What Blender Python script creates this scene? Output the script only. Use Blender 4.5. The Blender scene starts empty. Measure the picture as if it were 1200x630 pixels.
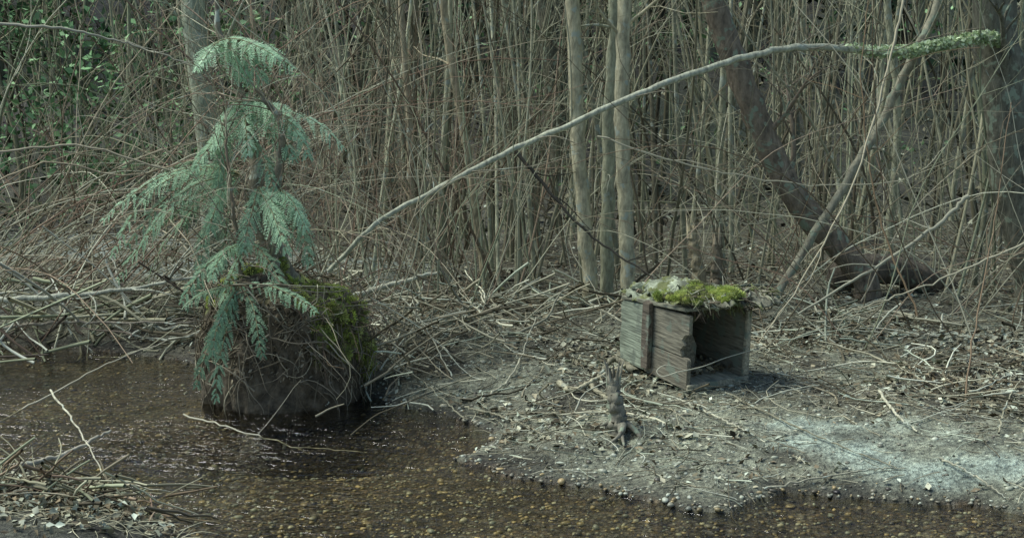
import bpy, bmesh, math
import numpy as np
from mathutils import Vector
rng = np.random.default_rng(7)
scene = bpy.context.scene

# ------------------------------------------------------------------ helpers
CAMH = 1.6
TH = math.atan(231/1648)
def W(px, py, Y):
    """world point on a sight line (photo reading) at true distance Y metres"""
    u = (px-600)/1648; v = (315-py)/1648
    dy = math.cos(TH)+v*math.sin(TH); dz = -math.sin(TH)+v*math.cos(TH)
    return np.array([u*Y/dy, Y, CAMH+dz*Y/dy])

def hsh(i, j, s):
    h = np.sin(i*127.1+j*311.7+s*74.7)*43758.5453
    return h-np.floor(h)
def vn(x, y, s=0):
    xi = np.floor(x); yi = np.floor(y); fx = x-xi; fy = y-yi
    fx = fx*fx*(3-2*fx); fy = fy*fy*(3-2*fy)
    a = hsh(xi, yi, s); b = hsh(xi+1, yi, s); c = hsh(xi, yi+1, s); d = hsh(xi+1, yi+1, s)
    return (a*(1-fx)+b*fx)*(1-fy)+(c*(1-fx)+d*fx)*fy
def fbm(x, y, s=0, o=4):
    t = 0; a = .5
    for k in range(o):
        t = t+a*vn(x, y, s+k*13); x = x*2.03+1.7; y = y*2.03+4.1; a *= .5
    return t/(1-.5**o)-.5

MAIN = [(60,4.4),(3.2,4.7),(1.82,4.99),(1.40,5.12),(1.05,5.22),(.79,4.99),(.50,5.11),(.26,5.32),(0,5.47),(-.27,5.66),(-.11,5.85),
        (-.07,6.12),(-.31,6.46),(-.62,6.6),(-.75,6.95),(-1.3,7.3),(-1.72,7.55),(-2.18,7.97),(-3.0,8.2),(-4,8.35),(-60,9.5),(-400,500),(400,500)]
NEAR = [(60,2.6),(3,3.2),(.5,3.5),(-.9,3.9),(-1.12,4.66),(-1.3,5.0),(-1.6,5.28),(-1.95,5.5),(-2.4,5.45),(-4,5.3),(-60,5.5),(-400,-400),(400,-400)]
def sdf(poly, x, y):
    P = np.array(poly, float); d = np.full(x.shape, 1e9); ins = np.zeros(x.shape, bool)
    for k in range(len(P)):
        a = P[k]; b = P[(k+1) % len(P)]
        e = b-a; t = np.clip(((x-a[0])*e[0]+(y-a[1])*e[1])/(e@e), 0, 1)
        d = np.minimum(d, np.hypot(x-a[0]-t*e[0], y-a[1]-t*e[1]))
        if a[1] != b[1]:
            c = ((a[1] > y) != (b[1] > y)) & (x < (b[0]-a[0])*(y-a[1])/(b[1]-a[1])+a[0])
            ins ^= c
    return np.where(ins, d, -d)
def shore(x, y):
    x = np.asarray(x, float); y = np.asarray(y, float)
    return np.maximum(sdf(MAIN, x, y), sdf(NEAR, x, y))+fbm(x*3, y*3, 5, 4)*.22
def gs(x, y, cx, cy, rx, ry):
    return np.exp(-((x-cx)/rx)**2-((y-cy)/ry)**2)
def H(x, y, s=None):
    x = np.asarray(x, float); y = np.asarray(y, float)
    if s is None: s = shore(x, y)
    sp = np.maximum(s, 0); sn = np.minimum(s, 0)
    a = 1-np.exp(-sp/.5)
    bxm = 1-.85*gs(x, y, .90, 6.6, .38, .38)
    h = .008+.13*a+.012*np.minimum(sp, 5)+a*(fbm(x*1.1, y*1.1, 1)*.16+bxm*fbm(x*6, y*6, 2, 3)*.055+bxm*fbm(x*22, y*22, 3, 2)*.024)
    h = h+a*(.22*gs(x, y, -.45, 7.35, .35, .5)+.10*gs(x, y, -.1, 8.2, .9, .5)+.08*gs(x, y, -2.6, 8.8, 1.2, .4)-.02*gs(x, y, .85, 6.45, .3, .2))
    t = np.clip(y-11.5, 0, 55)
    h = h+.10*t+.0062*t*t+np.clip(t, 0, 8)/8*fbm(x*.35, y*.35, 9, 3)*.9
    w = -.022-.075*(1-np.exp(sn/.35))+fbm(x*2.2, y*2.2, 4, 3)*.07*(1-np.exp(sn/.1))-.22*gs(x, y, -.85, 6.15, .45, .3)
    return np.where(s > 0, h, w)
def G(px, py):
    Y = 7.0
    for _ in range(25):
        p = W(px, py, Y)
        z = float(H(p[0], p[1])); k = (py-84)/1648
        Y = .5*Y+.5*(CAMH-max(z, 0))/k
    p = W(px, py, Y); p[2] = max(float(H(p[0], p[1])), 0); return p

GRADE = np.array([1.10, 1.21, 1.09])
class Acc:
    def __init__(s): s.v=[]; s.q=[]; s.c=[]; s.n=0
    def add(s, v, q, c):
        v = np.asarray(v, float).reshape(-1, 3); q = np.asarray(q).reshape(-1, 4)
        c = np.asarray(c, float)
        if c.ndim == 1: c = np.tile(c, (len(v), 1))
        s.v.append(v); s.q.append(q+s.n); s.c.append(c.reshape(-1, 3)); s.n += len(v)
    def build(s, name, mat, parent=None, smooth=True):
        v = np.concatenate(s.v); q = np.concatenate(s.q); c = np.concatenate(s.c)*GRADE
        me = bpy.data.meshes.new(name)
        me.vertices.add(len(v)); me.vertices.foreach_set('co', v.astype(np.float32).ravel())
        me.loops.add(q.size); me.loops.foreach_set('vertex_index', q.astype(np.int32).ravel())
        me.polygons.add(len(q)); me.polygons.foreach_set('loop_start', np.arange(len(q), dtype=np.int32)*4)
        me.polygons.foreach_set('loop_total', np.full(len(q), 4, np.int32))
        me.update(calc_edges=True)
        if smooth: me.polygons.foreach_set('use_smooth', np.ones(len(q), bool))
        at = me.color_attributes.new('Col', 'FLOAT_COLOR', 'POINT')
        at.data.foreach_set('color', np.c_[np.clip(c, 0, 1), np.ones(len(c))].astype(np.float32).ravel())
        me.materials.append(mat)
        o = bpy.data.objects.new(name, me); scene.collection.objects.link(o)
        if parent: o.parent = parent
        return o
def empty(name):
    o = bpy.data.objects.new(name, None); scene.collection.objects.link(o); o.empty_display_size = .1; return o

def nrm(a): return a/np.maximum(np.linalg.norm(a, axis=-1, keepdims=True), 1e-9)
def walk(p0, d0, L, n, wob, grav=0.):
    N = len(p0); P = np.zeros((N, n, 3)); P[:, 0] = p0; d = nrm(np.array(d0, float)); w = np.zeros((N, 3))
    st = np.asarray(L).reshape(-1, 1)/(n-1)
    g = np.zeros((N, 3)); g[:, 2] = grav
    for i in range(1, n):
        w = .55*w+rng.normal(0, 1, (N, 3))*wob
        d = nrm(d+w+g); P[:, i] = P[:, i-1]+d*st
    return P
def tubes(acc, P, R, col, sides=5, rough=0.):
    P = np.asarray(P, float); N, n, _ = P.shape
    R = np.broadcast_to(np.asarray(R, float), (N, n))
    T = nrm(np.gradient(P, axis=1)); ov = np.abs(P[:, -1]-P[:, 0]); ref = np.zeros((N, 3)); ref[np.arange(N), ov.argmin(1)] = 1
    U = nrm(np.cross(T, ref[:, None])); V = np.cross(T, U)
    a = np.arange(sides)*2*math.pi/sides
    rr = R[:, :, None]*np.ones(sides)
    if rough: rr = rr*(1+rng.normal(0, rough, rr.shape))
    v = P[:, :, None]+rr[..., None]*(np.cos(a)[:, None]*U[:, :, None]+np.sin(a)[:, None]*V[:, :, None])
    i = (np.arange(N)[:, None, None]*n+np.arange(n-1)[None, :, None])*sides
    k = np.arange(sides)[None, None]; k2 = (k+1) % sides
    q = np.stack([i+k, i+k2, i+sides+k2, i+sides+k], -1)
    col = np.asarray(col, float)
    if col.ndim == 1: col = np.tile(col, (N, 1))
    c = np.repeat(col, n*sides, axis=0)
    acc.add(v, q, c)
def children(P, k, ang, tmin=.15, tmax=.95, up=.0):
    N, n, _ = P.shape; idx = np.repeat(np.arange(N), k)
    t = rng.uniform(tmin, tmax, len(idx))*(n-1); i = np.minimum(t.astype(int), n-2); f = (t-i)[:, None]
    p = P[idx, i]*(1-f)+P[idx, i+1]*f; d = nrm(P[idx, i+1]-P[idx, i])
    r = nrm(np.cross(d, rng.normal(0, 1, d.shape)))
    a = rng.uniform(ang*.5, ang*1.3, len(idx))[:, None]
    dd = nrm(d*np.cos(a)+r*np.sin(a)+np.array([0, 0, up]))
    return idx, t/(n-1), p, dd
def taper(n, r0, tip=.3): return np.asarray(r0).reshape(-1, 1)*np.linspace(1, tip, n)[None]
def pick(cols, N, jit=.18):
    c = np.array(cols)[rng.integers(0, len(cols), N)]
    return c*(1+rng.normal(0, jit, (N, 1)))
def leaves(acc, P, size, col, flat=.6, fold=.25, asp=.5, nrmup=None):
    N = len(P); s = np.broadcast_to(size, (N,))[:, None]
    up = nrm(np.array([0, 0, 1.])*flat+rng.normal(0, 1, (N, 3))*(1-flat)) if nrmup is None else nrmup
    d = nrm(np.cross(up, rng.normal(0, 1, (N, 3)))); w = np.cross(up, d)
    fo = (fold*rng.uniform(-.6, 1.4, (N, 1)))
    v = np.stack([P-d*s*.5, P+w*s*asp*.5+up*s*fo*.6, P+d*s*.5+up*s*fo*rng.uniform(-.5, 1, (N, 1)), P-w*s*asp*.5+up*s*fo*.6, P], 1)
    b = np.arange(N)[:, None]*5
    q = np.concatenate([b+np.array([0, 1, 2, 4]), b+np.array([0, 4, 2, 3])])
    acc.add(v, q, np.repeat(col, 5, axis=0))
def blades(acc, P, D, Wd, col, tip=.25):
    N = len(P); M = P+D*.5
    v = np.stack([P-Wd*.5, P+Wd*.5, M+Wd, P+D+Wd*tip, P+D-Wd*tip, M-Wd], 1)
    b = np.arange(N)[:, None]*6
    q = np.concatenate([b+np.array([0, 1, 2, 5]), b+np.array([5, 2, 3, 4])])
    acc.add(v, q, np.repeat(col, 6, axis=0))
def spl(pts, n):
    p = np.array(pts, float); p = np.vstack([2*p[0]-p[1], p, 2*p[-1]-p[-2]]); m = len(p)-3
    t = np.linspace(0, m-1e-6, n); i = t.astype(int); f = (t-i)[:, None]
    a, b, c, d = p[i], p[i+1], p[i+2], p[i+3]
    return .5*((2*b)+(c-a)*f+(2*a-5*b+4*c-d)*f**2+(-a+3*b-3*c+d)*f**3)

# ------------------------------------------------------------------ materials
def flat_mat(name):
    m = bpy.data.materials.new(name); m.use_nodes = True; nt = m.node_tree; N = nt.nodes; L = nt.links
    N.remove(N['Principled BSDF']); d = N.new('ShaderNodeBsdfDiffuse'); at = N.new('ShaderNodeAttribute'); at.attribute_name = 'Col'
    L.new(at.outputs['Color'], d.inputs[0]); L.new(d.outputs[0], N['Material Output'].inputs[0]); return m
def mat(name, rough=.85, nscale=30, lo=.55, hi=1.35, bump=.3, bscale=60, stretch=(1,1,1), spots=None, spec=.3, trans=0.):
    m = bpy.data.materials.new(name); m.use_nodes = True; nt = m.node_tree; N = nt.nodes; L = nt.links
    b = N['Principled BSDF']; b.inputs['Roughness'].default_value = rough
    b.inputs['Specular IOR Level'].default_value = spec
    at = N.new('ShaderNodeAttribute'); at.attribute_name = 'Col'
    tc = N.new('ShaderNodeTexCoord'); mp = N.new('ShaderNodeMapping'); mp.inputs['Scale'].default_value = stretch
    L.new(tc.outputs['Object'], mp.inputs[0])
    out = at.outputs['Color']
    if nscale:
        no = N.new('ShaderNodeTexNoise'); no.inputs['Scale'].default_value = nscale; no.inputs['Detail'].default_value = 4; no.inputs['Roughness'].default_value = .65
        L.new(mp.outputs[0], no.inputs['Vector'])
        mr = N.new('ShaderNodeMapRange'); mr.inputs[1].default_value = .3; mr.inputs[2].default_value = .7; mr.inputs[3].default_value = lo; mr.inputs[4].default_value = hi
        L.new(no.outputs[0], mr.inputs[0])
        mu = N.new('ShaderNodeMix'); mu.data_type = 'RGBA'; mu.blend_type = 'MULTIPLY'; mu.inputs[0].default_value = 1
        L.new(at.outputs['Color'], mu.inputs[6]); L.new(mr.outputs[0], mu.inputs[7])
        out = mu.outputs[2]
    if spots:
        col, sc, thr = spots
        n2 = N.new('ShaderNodeTexNoise'); n2.inputs['Scale'].default_value = sc; n2.inputs['Detail'].default_value = 6; L.new(tc.outputs['Object'], n2.inputs['Vector'])
        m2 = N.new('ShaderNodeMapRange'); m2.inputs[1].default_value = thr; m2.inputs[2].default_value = thr+.06; L.new(n2.outputs[0], m2.inputs[0])
        mx = N.new('ShaderNodeMix'); mx.data_type = 'RGBA'; mx.inputs[7].default_value = (*col, 1)
        L.new(m2.outputs[0], mx.inputs[0]); L.new(out, mx.inputs[6]); out = mx.outputs[2]
    L.new(out, b.inputs['Base Color'])
    if bump:
        nb = N.new('ShaderNodeTexNoise'); nb.inputs['Scale'].default_value = bscale; nb.inputs['Detail'].default_value = 4; L.new(mp.outputs[0], nb.inputs['Vector'])
        bm = N.new('ShaderNodeBump'); bm.inputs['Strength'].default_value = bump; bm.inputs['Distance'].default_value = .01
        L.new(nb.outputs[0], bm.inputs['Height']); L.new(bm.outputs[0], b.inputs['Normal'])
    if trans:
        tr = N.new('ShaderNodeBsdfTranslucent'); L.new(out, tr.inputs['Color']); ms = N.new('ShaderNodeMixShader'); ms.inputs[0].default_value = trans
        L.new(b.outputs[0], ms.inputs[1]); L.new(tr.outputs[0], ms.inputs[2]); L.new(ms.outputs[0], N['Material Output'].inputs[0])
    return m
M_bark = mat('bark', .9, 40, .5, 1.4, .6, 70, (1, 1, .35), spots=((.34, .39, .31), 14, .59))
M_twig = flat_mat('twig_bark')
M_dark = mat('dark_bark', .9, 30, .45, 1.4, .8, 50, (1, 1, .4), spots=((.22, .27, .19), 16, .56))
M_leaf = flat_mat('dead_leaf')
M_green = mat('green_leaf', .6, 0, bump=0, trans=.3)
M_fargreen = flat_mat('far_green_leaf')
M_moss = mat('moss', .95, 0, bump=0, trans=.25)
M_wood = mat('weathered_board', .85, 9, .4, 1.45, .5, 9, (10, .9, 10), spots=((.17, .20, .15), 11, .57))
M_peat = mat('peat_wood', .9, 18, .4, 1.9, 1., 35)
M_lid = mat('rotten_wood', .9, 35, .35, 1.3, .8, 60, (1, .4, 1), spots=((.12, .14, .055), 11, .50))
M_stone = mat('pebble', .45, 0, bump=0, spec=.5)

# ground
def ground_mat():
    m = bpy.data.materials.new('ground_soil'); m.use_nodes = True; nt = m.node_tree; N = nt.nodes; L = nt.links
    b = N['Principled BSDF']
    at = N.new('ShaderNodeAttribute'); at.attribute_name = 'Col'
    wt = N.new('ShaderNodeAttribute'); wt.attribute_name = 'Wet'
    tc = N.new('ShaderNodeTexCoord')
    def noise(sc, det=6, ro=.6):
        n = N.new('ShaderNodeTexNoise'); n.inputs['Scale'].default_value = sc; n.inputs['Detail'].default_value = det; n.inputs['Roughness'].default_value = ro
        L.new(tc.outputs['Object'], n.inputs['Vector']); return n
    def mr(src, a, bb, c, d):
        r = N.new('ShaderNodeMapRange'); r.inputs[1].default_value = a; r.inputs[2].default_value = bb; r.inputs[3].default_value = c; r.inputs[4].default_value = d
        L.new(src, r.inputs[0]); return r.outputs[0]
    def mix(bt, f, a, bb):
        x = N.new('ShaderNodeMix'); x.data_type = 'RGBA'; x.blend_type = bt
        for i, s in ((0, f), (6, a), (7, bb)):
            if hasattr(s, 'links'): L.new(s, x.inputs[i])
            else: x.inputs[i].default_value = s
        return x.outputs[2]
    n1 = noise(9, 6, .7); n2 = noise(55, 4, .7); n3 = noise(2.2, 3)
    c = mix('MULTIPLY', 1., at.outputs['Color'], mr(n1.outputs[0], .35, .65, .5, 1.45))
    c = mix('MULTIPLY', 1., c, mr(n2.outputs[0], .35, .65, .4, 1.5))
    vo = N.new('ShaderNodeTexVoronoi'); vo.inputs['Scale'].default_value = 60; L.new(tc.outputs['Object'], vo.inputs['Vector'])
    cr = N.new('ShaderNodeValToRGB'); e = cr.color_ramp.elements
    e[0].color = (.035, .028, .016, 1); e[1].color = (.30, .27, .19, 1); e[1].position = 1
    for p, cc in ((.35, (.10, .075, .038, 1)), (.6, (.19, .14, .075, 1)), (.85, (.17, .155, .11, 1))):
        k = cr.color_ramp.elements.new(p); k.color = cc
    sx = N.new('ShaderNodeSeparateColor'); L.new(vo.outputs['Color'], sx.inputs[0]); L.new(sx.outputs[0], cr.inputs[0])
    pe = mix('MULTIPLY', 1., cr.outputs[0], mr(vo.outputs['Distance'], .2, .7, 1.1, .35))
    pe = mix('MULTIPLY', 1., pe, mr(n3.outputs[0], .35, .65, .5, 1.3))
    c = mix('MIX', wt.outputs['Fac'], c, pe)
    L.new(c, b.inputs['Base Color'])
    b.inputs['Specular IOR Level'].default_value = .4
    L.new(mr(n3.outputs[0], .4, .6, .45, .8), b.inputs['Roughness'])
    ad = N.new('ShaderNodeMath'); ad.operation = 'ADD'; L.new(n1.outputs[0], ad.inputs[0]); L.new(n2.outputs[0], ad.inputs[1])
    bm = N.new('ShaderNodeBump'); bm.inputs['Strength'].default_value = 1.; bm.inputs['Distance'].default_value = .03
    L.new(ad.outputs[0], bm.inputs['Height']); L.new(bm.outputs[0], b.inputs['Normal'])
    return m
def axis(lo, hi, step, far_lo, far_hi):
    a = list(np.arange(lo, hi, step)); s = step; x = a[-1]
    while x < far_hi: s *= 1.12; x += s; a.append(x)
    s = step; x = lo; b = []
    while x > far_lo: s *= 1.15; x -= s; b.append(x)
    return np.array(b[::-1]+a)
xs = axis(-3.6, 3.6, .022, -200, 200); ys = axis(4.4, 10.5, .022, -60, 260)
X, Y = np.meshgrid(xs, ys); S = shore(X, Y); Z = H(X, Y, S)
nx, ny = len(xs), len(ys)
i = np.arange(ny-1)[:, None]*nx+np.arange(nx-1)[None]
q = np.stack([i, i+1, i+nx+1, i+nx], -1)
litter = np.array([.125, .112, .082]); mudc = np.array([.245, .245, .19]); pale = np.array([.33, .37, .325]); dark = np.array([.045, .04, .03])
g1 = G(1010, 530); g2 = G(1130, 565); g3 = G(930, 500)
def mudraw(x, y): return gs(x, y, g1[0], g1[1], .40, .22)+gs(x, y, g2[0], g2[1], .4, .16)+.7*gs(x, y, g3[0], g3[1], .25, .12)
mudm = np.clip((mudraw(X, Y)+1.3*fbm(X*5, Y*5, 31)-.38)*1.6, 0, .95)
def mudmask(x, y): return np.clip(1.3*mudraw(x, y), 0, 1)
a1 = np.clip(.6+fbm(X*1.3, Y*1.3, 21)*3, 0, 1)[..., None]
near = np.clip((9.5-Y)/2.5, 0, 1)[..., None]
C = litter*(1-a1*.85*near)+mudc*a1*.85*near
sand = np.clip((fbm(X*.9, Y*.9, 25)+.05)*5, 0, 1)*np.clip((Y-8.4)/.8, 0, 1)*np.clip((13-Y)/2, 0, 1)*np.clip((.8-X), 0, 1)
C = C*(1-.85*sand[..., None])+.85*sand[..., None]*np.array([.31, .34, .32])
C = C*(1-mudm[..., None])+pale*mudm[..., None]
dk = np.clip((fbm(X*2.7, Y*2.7, 77)-.06)*5, 0, .8)[..., None]*(1-mudm[..., None])
C = C*(1-dk)+dark*dk
isl = (np.clip((5.8-Y)*4, 0, 1)*np.clip((-.8-X)*4, 0, 1))[..., None]; C = C*(1-.65*isl)
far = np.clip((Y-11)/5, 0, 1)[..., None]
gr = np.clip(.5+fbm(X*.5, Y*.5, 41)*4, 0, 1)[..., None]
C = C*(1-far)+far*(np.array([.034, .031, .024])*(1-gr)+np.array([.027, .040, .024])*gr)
wet = np.clip(1-S/.18, 0, 1)[..., None]
C = C*(1-.6*wet)
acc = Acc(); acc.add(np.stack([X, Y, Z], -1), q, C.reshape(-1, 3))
ground = acc.build('ground', ground_mat())
wa = ground.data.attributes.new('Wet', 'FLOAT', 'POINT')
wa.data.foreach_set('value', np.clip(.5-S/.05+fbm(X*9, Y*9, 3)*2, 0, 1).astype(np.float32).ravel())

# ------------------------------------------------------------------ water
def water_mat():
    m = bpy.data.materials.new('stream_water'); m.use_nodes = True; nt = m.node_tree; N = nt.nodes; L = nt.links
    N.remove(N['Principled BSDF'])
    tr = N.new('ShaderNodeBsdfTransparent'); tr.inputs[0].default_value = (.88, .87, .76, 1)
    gl = N.new('ShaderNodeBsdfGlossy'); gl.inputs['Roughness'].default_value = .05; gl.inputs[0].default_value = (1, 1, 1, 1)
    fr = N.new('ShaderNodeFresnel'); fr.inputs[0].default_value = 1.34
    tc = N.new('ShaderNodeTexCoord'); mp = N.new('ShaderNodeMapping'); mp.inputs['Scale'].default_value = (1, 1.8, 1); mp.inputs['Rotation'].default_value = (0, 0, .35)
    L.new(tc.outputs['Object'], mp.inputs[0])
    n = N.new('ShaderNodeTexNoise'); n.inputs['Scale'].default_value = 9; n.inputs['Detail'].default_value = 3; n.inputs['Distortion'].default_value = .6
    L.new(mp.outputs[0], n.inputs['Vector'])
    n2 = N.new('ShaderNodeTexNoise'); n2.inputs['Scale'].default_value = 1.1; n2.inputs['Detail'].default_value = 2; L.new(tc.outputs['Object'], n2.inputs['Vector'])
    r = N.new('ShaderNodeMapRange'); r.inputs[1].default_value = .42; r.inputs[2].default_value = .62; r.inputs[3].default_value = .25; r.inputs[4].default_value = .9; L.new(n2.outputs[0], r.inputs[0])
    vd = N.new('ShaderNodeVectorMath'); vd.operation = 'DISTANCE'; vd.inputs[1].default_value = (-1.30, 6.05, 0); L.new(tc.outputs['Object'], vd.inputs[0])
    rf = N.new('ShaderNodeMapRange'); rf.inputs[1].default_value = .1; rf.inputs[2].default_value = .6; rf.inputs[3].default_value = 2.8; rf.inputs[4].default_value = 0; L.new(vd.outputs['Value'], rf.inputs[0])
    ad = N.new('ShaderNodeMath'); L.new(r.outputs[0], ad.inputs[0]); L.new(rf.outputs[0], ad.inputs[1])
    ml = N.new('ShaderNodeMath'); ml.operation = 'MULTIPLY'; L.new(n.outputs[0], ml.inputs[0]); L.new(ad.outputs[0], ml.inputs[1])
    bm = N.new('ShaderNodeBump'); bm.inputs['Distance'].default_value = .055; bm.inputs['Strength'].default_value = 1; L.new(ml.outputs[0], bm.inputs['Height'])
    L.new(bm.outputs[0], gl.inputs['Normal']); L.new(bm.outputs[0], fr.inputs['Normal'])
    ms = N.new('ShaderNodeMixShader'); L.new(fr.outputs[0], ms.inputs[0]); L.new(tr.outputs[0], ms.inputs[1]); L.new(gl.outputs[0], ms.inputs[2])
    L.new(ms.outputs[0], N['Material Output'].inputs[0]); return m
wx = np.arange(-60, 60.1, 1.); wy = np.arange(2.0, 10.1, 1.)
WX, WY = np.meshgrid(wx, wy); a_ = Acc(); ii = np.arange(len(wy)-1)[:, None]*len(wx)+np.arange(len(wx)-1)[None]
a_.add(np.stack([WX, WY, WX*0], -1), np.stack([ii, ii+1, ii+len(wx)+1, ii+len(wx)], -1), np.array([.1, .1, .1]))
a_.build('stream_water', water_mat())

# ------------------------------------------------------------------ pebbles
lin = [-1, 0, 1]; vid = {}; cv = []; cq = []
def gv(p):
    if p not in vid: vid[p] = len(cv); cv.append(p)
    return vid[p]
for ax in range(3):
    for sg in (-1, 1):
        for a in (0, 1):
            for b in (0, 1):
                f = []
                for (da, db) in ((0, 0), (1, 0), (1, 1), (0, 1)):
                    p = [0, 0, 0]; p[ax] = sg; p[(ax+1) % 3] = lin[a+da]; p[(ax+2) % 3] = lin[b+db]; f.append(gv(tuple(p)))
                cq.append(f if sg > 0 else f[::-1])
cv = nrm(np.array(cv, float)); cq = np.array(cq)
def stones(acc, P, r, cols, squash=.6):
    N = len(P); v = cv[None]*(1+rng.normal(0, .10, (N, len(cv), 1)))
    v = v*np.stack([rng.uniform(.8, 1.4, N), rng.uniform(.7, 1., N), rng.uniform(.45, .8, N)*squash/.6], 1)[:, None]
    a = rng.uniform(0, 6.28, N); c, s = np.cos(a)[:, None], np.sin(a)[:, None]
    v = np.stack([v[..., 0]*c-v[..., 1]*s, v[..., 0]*s+v[..., 1]*c, v[..., 2]], -1)*r[:, None, None]+P[:, None]
    acc.add(v, (np.arange(N)[:, None, None]*len(cv)+cq[None]), np.repeat(cols, len(cv), axis=0))
N = 17000
x = rng.uniform(-3.2, 2.2, N); y = 4.5+rng.beta(1.1, 2.2, N)*3.9; s = shore(x, y)
k = (s < .10*rng.random(N)+.0) & (np.abs(x) < y*.38+.2); x, y = x[k], y[k]
r = rng.lognormal(math.log(.0064), .42, len(x)); r = np.minimum(r, .019)
acc = Acc(); stones(acc, np.c_[x, y, H(x, y)+r*.1], r, pick([(.16, .12, .06), (.22, .165, .09), (.08, .065, .042), (.27, .24, .175), (.13, .115, .085), (.27, .195, .10), (.05, .043, .033), (.19, .19, .16)], len(x), .28))
acc.build('stream_pebbles', M_stone)

# ------------------------------------------------------------------ twig thicket
tan = [(.27, .245, .18), (.19, .17, .125), (.34, .315, .24), (.12, .10, .075), (.24, .245, .175)]
red = [(.20, .135, .105), (.26, .19, .145), (.13, .095, .07), (.34, .285, .22)]
palec = [(.44, .41, .33), (.36, .33, .26), (.30, .27, .20)]
def thicket(name, x, y, L, r, cols, lean=.12, wob=.05, grav=0., n=12, k1=8, l1=.22, k2=3, up=.25, sides=5, m=M_twig, tmin=.12):
    N = len(x); acc = Acc(); z = H(x, y)
    d0 = np.c_[rng.normal(0, lean, N), rng.normal(0, lean, N), np.ones(N)]
    P = walk(np.c_[x, y, z-.03], d0, L, n, wob, grav); c = pick(cols, N)
    tubes(acc, P, taper(n, r, .25), c, sides)
    if k1:
        idx, t, p, d = children(P, k1, .8, tmin, .97, up)
        l = L[idx]*l1*rng.uniform(.5, 1.5, len(idx))*(1.1-.5*t); P1 = walk(p, d, l, 6, .14, .02)
        r1 = np.maximum(r[idx]*(1-.75*t)*.5, .0013); tubes(acc, P1, taper(6, r1, .3), c[idx]*.95, 3)
        if k2:
            i2, t2, p2, d2 = children(P1, k2, .8, .15, .95, .1)
            l2 = l[i2]*rng.uniform(.25, .6, len(i2)); tubes(acc, walk(p2, d2, l2, 4, .14, 0.), taper(4, np.maximum(r1[i2]*.6, .001), .4), c[idx][i2]*.9, 3)
    return acc.build(name, m)
def XY(N, pxlo, pxhi, ylo, yhi, pw=1.):
    y = ylo+(yhi-ylo)*rng.random(N)**pw; px = rng.uniform(pxlo, pxhi, N); return (px-600)/1648*y, y
x, y = XY(115, 560, 1320, 8.6, 11.5)
thicket('willow_thicket', x, y, rng.uniform(2.2, 4., len(x)), rng.uniform(.004, .014, len(x)), tan, .15, .05, k1=5)
x, y = XY(70, 380, 1320, 9.0, 13.5)
thicket('young_alder_grove', x, y, rng.uniform(3.2, 5., len(x)), rng.uniform(.012, .026, len(x)), [(.30, .28, .20), (.22, .21, .15), (.36, .34, .25), (.16, .14, .10)], .09, .022, k1=5, tmin=.35, sides=7, m=M_bark)
x, y = XY(55, 370, 640, 8.4, 11.5)
thicket('willow_thicket', x, y, rng.uniform(2.2, 4., len(x)), rng.uniform(.004, .010, len(x)), tan+red, .16, .05, k1=5)
x, y = XY(50, -60, 380, 8.8, 12)
thicket('red_osier_shrub', x, y, rng.uniform(1.6, 3.4, len(x)), rng.uniform(.003, .009, len(x)), red+tan, .3, .08, -.01, k1=7)
x, y = XY(240, -150, 1350, 11.5, 19)
thicket('background_saplings', x, y, rng.uniform(3, 6., len(x)), rng.uniform(.008, .03, len(x)), [(.22, .20, .14), (.14, .125, .09), (.29, .28, .21), (.07, .06, .045), (.15, .155, .11)], .12, .045, k1=6, l1=.22, k2=2, sides=4)
x, y = XY(120, -250, 1450, 19, 36)
thicket('background_trees', x, y, rng.uniform(6, 10, len(x)), rng.uniform(.05, .16, len(x)), [(.10, .095, .07), (.15, .145, .11), (.05, .045, .035), (.12, .13, .095)], .08, .04, k1=12, l1=.3, k2=2, sides=6)
def canes(name, x, y, L, r, cols, lean, grav, wob=.05, k=3, up0=1., ang=(0, 6.28)):
    N = len(x); acc = Acc(); z = H(x, y); a = rng.uniform(*ang, N)
    d0 = np.c_[np.cos(a)*lean, np.sin(a)*lean*.6, np.full(N, up0)]
    P = walk(np.c_[x, y, z-.02], d0, L, 18, wob, grav); P[..., 2] = np.maximum(P[..., 2], H(P[..., 0], P[..., 1])+.005)
    P[..., 1] = np.maximum(P[..., 1], 6.2+.25*np.sin(P[..., 0]*3+a[:, None]*5))
    c = pick(cols, N); tubes(acc, P, taper(18, r, .35), c, 5)
    if k:
        i, t, p, d = children(P, k, .8, .2, .95, .1); tubes(acc, walk(p, d, L[i]*rng.uniform(.08, .3, len(i)), 7, .12, -.02), taper(7, r[i]*.45, .4), c[i], 3)
    return acc.build(name, M_twig)
x, y = XY(120, -80, 420, 7.9, 10.5)
canes('bramble_canes', x, y, rng.uniform(1.3, 3.6, len(x)), rng.uniform(.0025, .006, len(x)), red+tan+palec[:1], .9, -.085)
x, y = XY(95, 420, 1280, 8.0, 10.5)
canes('bramble_canes', x, y, rng.uniform(1.3, 3.2, len(x)), rng.uniform(.002, .005, len(x)), red+palec+tan, .7, -.07)
x, y = XY(64, 370, 570, 7.0, 8.8)
canes('bramble_canes', x, y, rng.uniform(1.0, 2.8, len(x)), rng.uniform(.002, .005, len(x)), red+tan, .35, -.02)
x, y = rng.uniform(-4.2, -2.3, 50), rng.uniform(8.0, 9.2, 50)
canes('bramble_canes', x, y, rng.uniform(2.2, 4.4, 50), rng.uniform(.003, .007, 50), red+tan+palec, .9, -.062, .05, 5, ang=(-.8, .7))
x, y = XY(48, 880, 1300, 7.2, 9)
canes('bramble_canes', x, y, rng.uniform(1.5, 3.4, 48), rng.uniform(.002, .0045, 48), red+palec+tan, .7, -.055, .05, 4)

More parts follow.
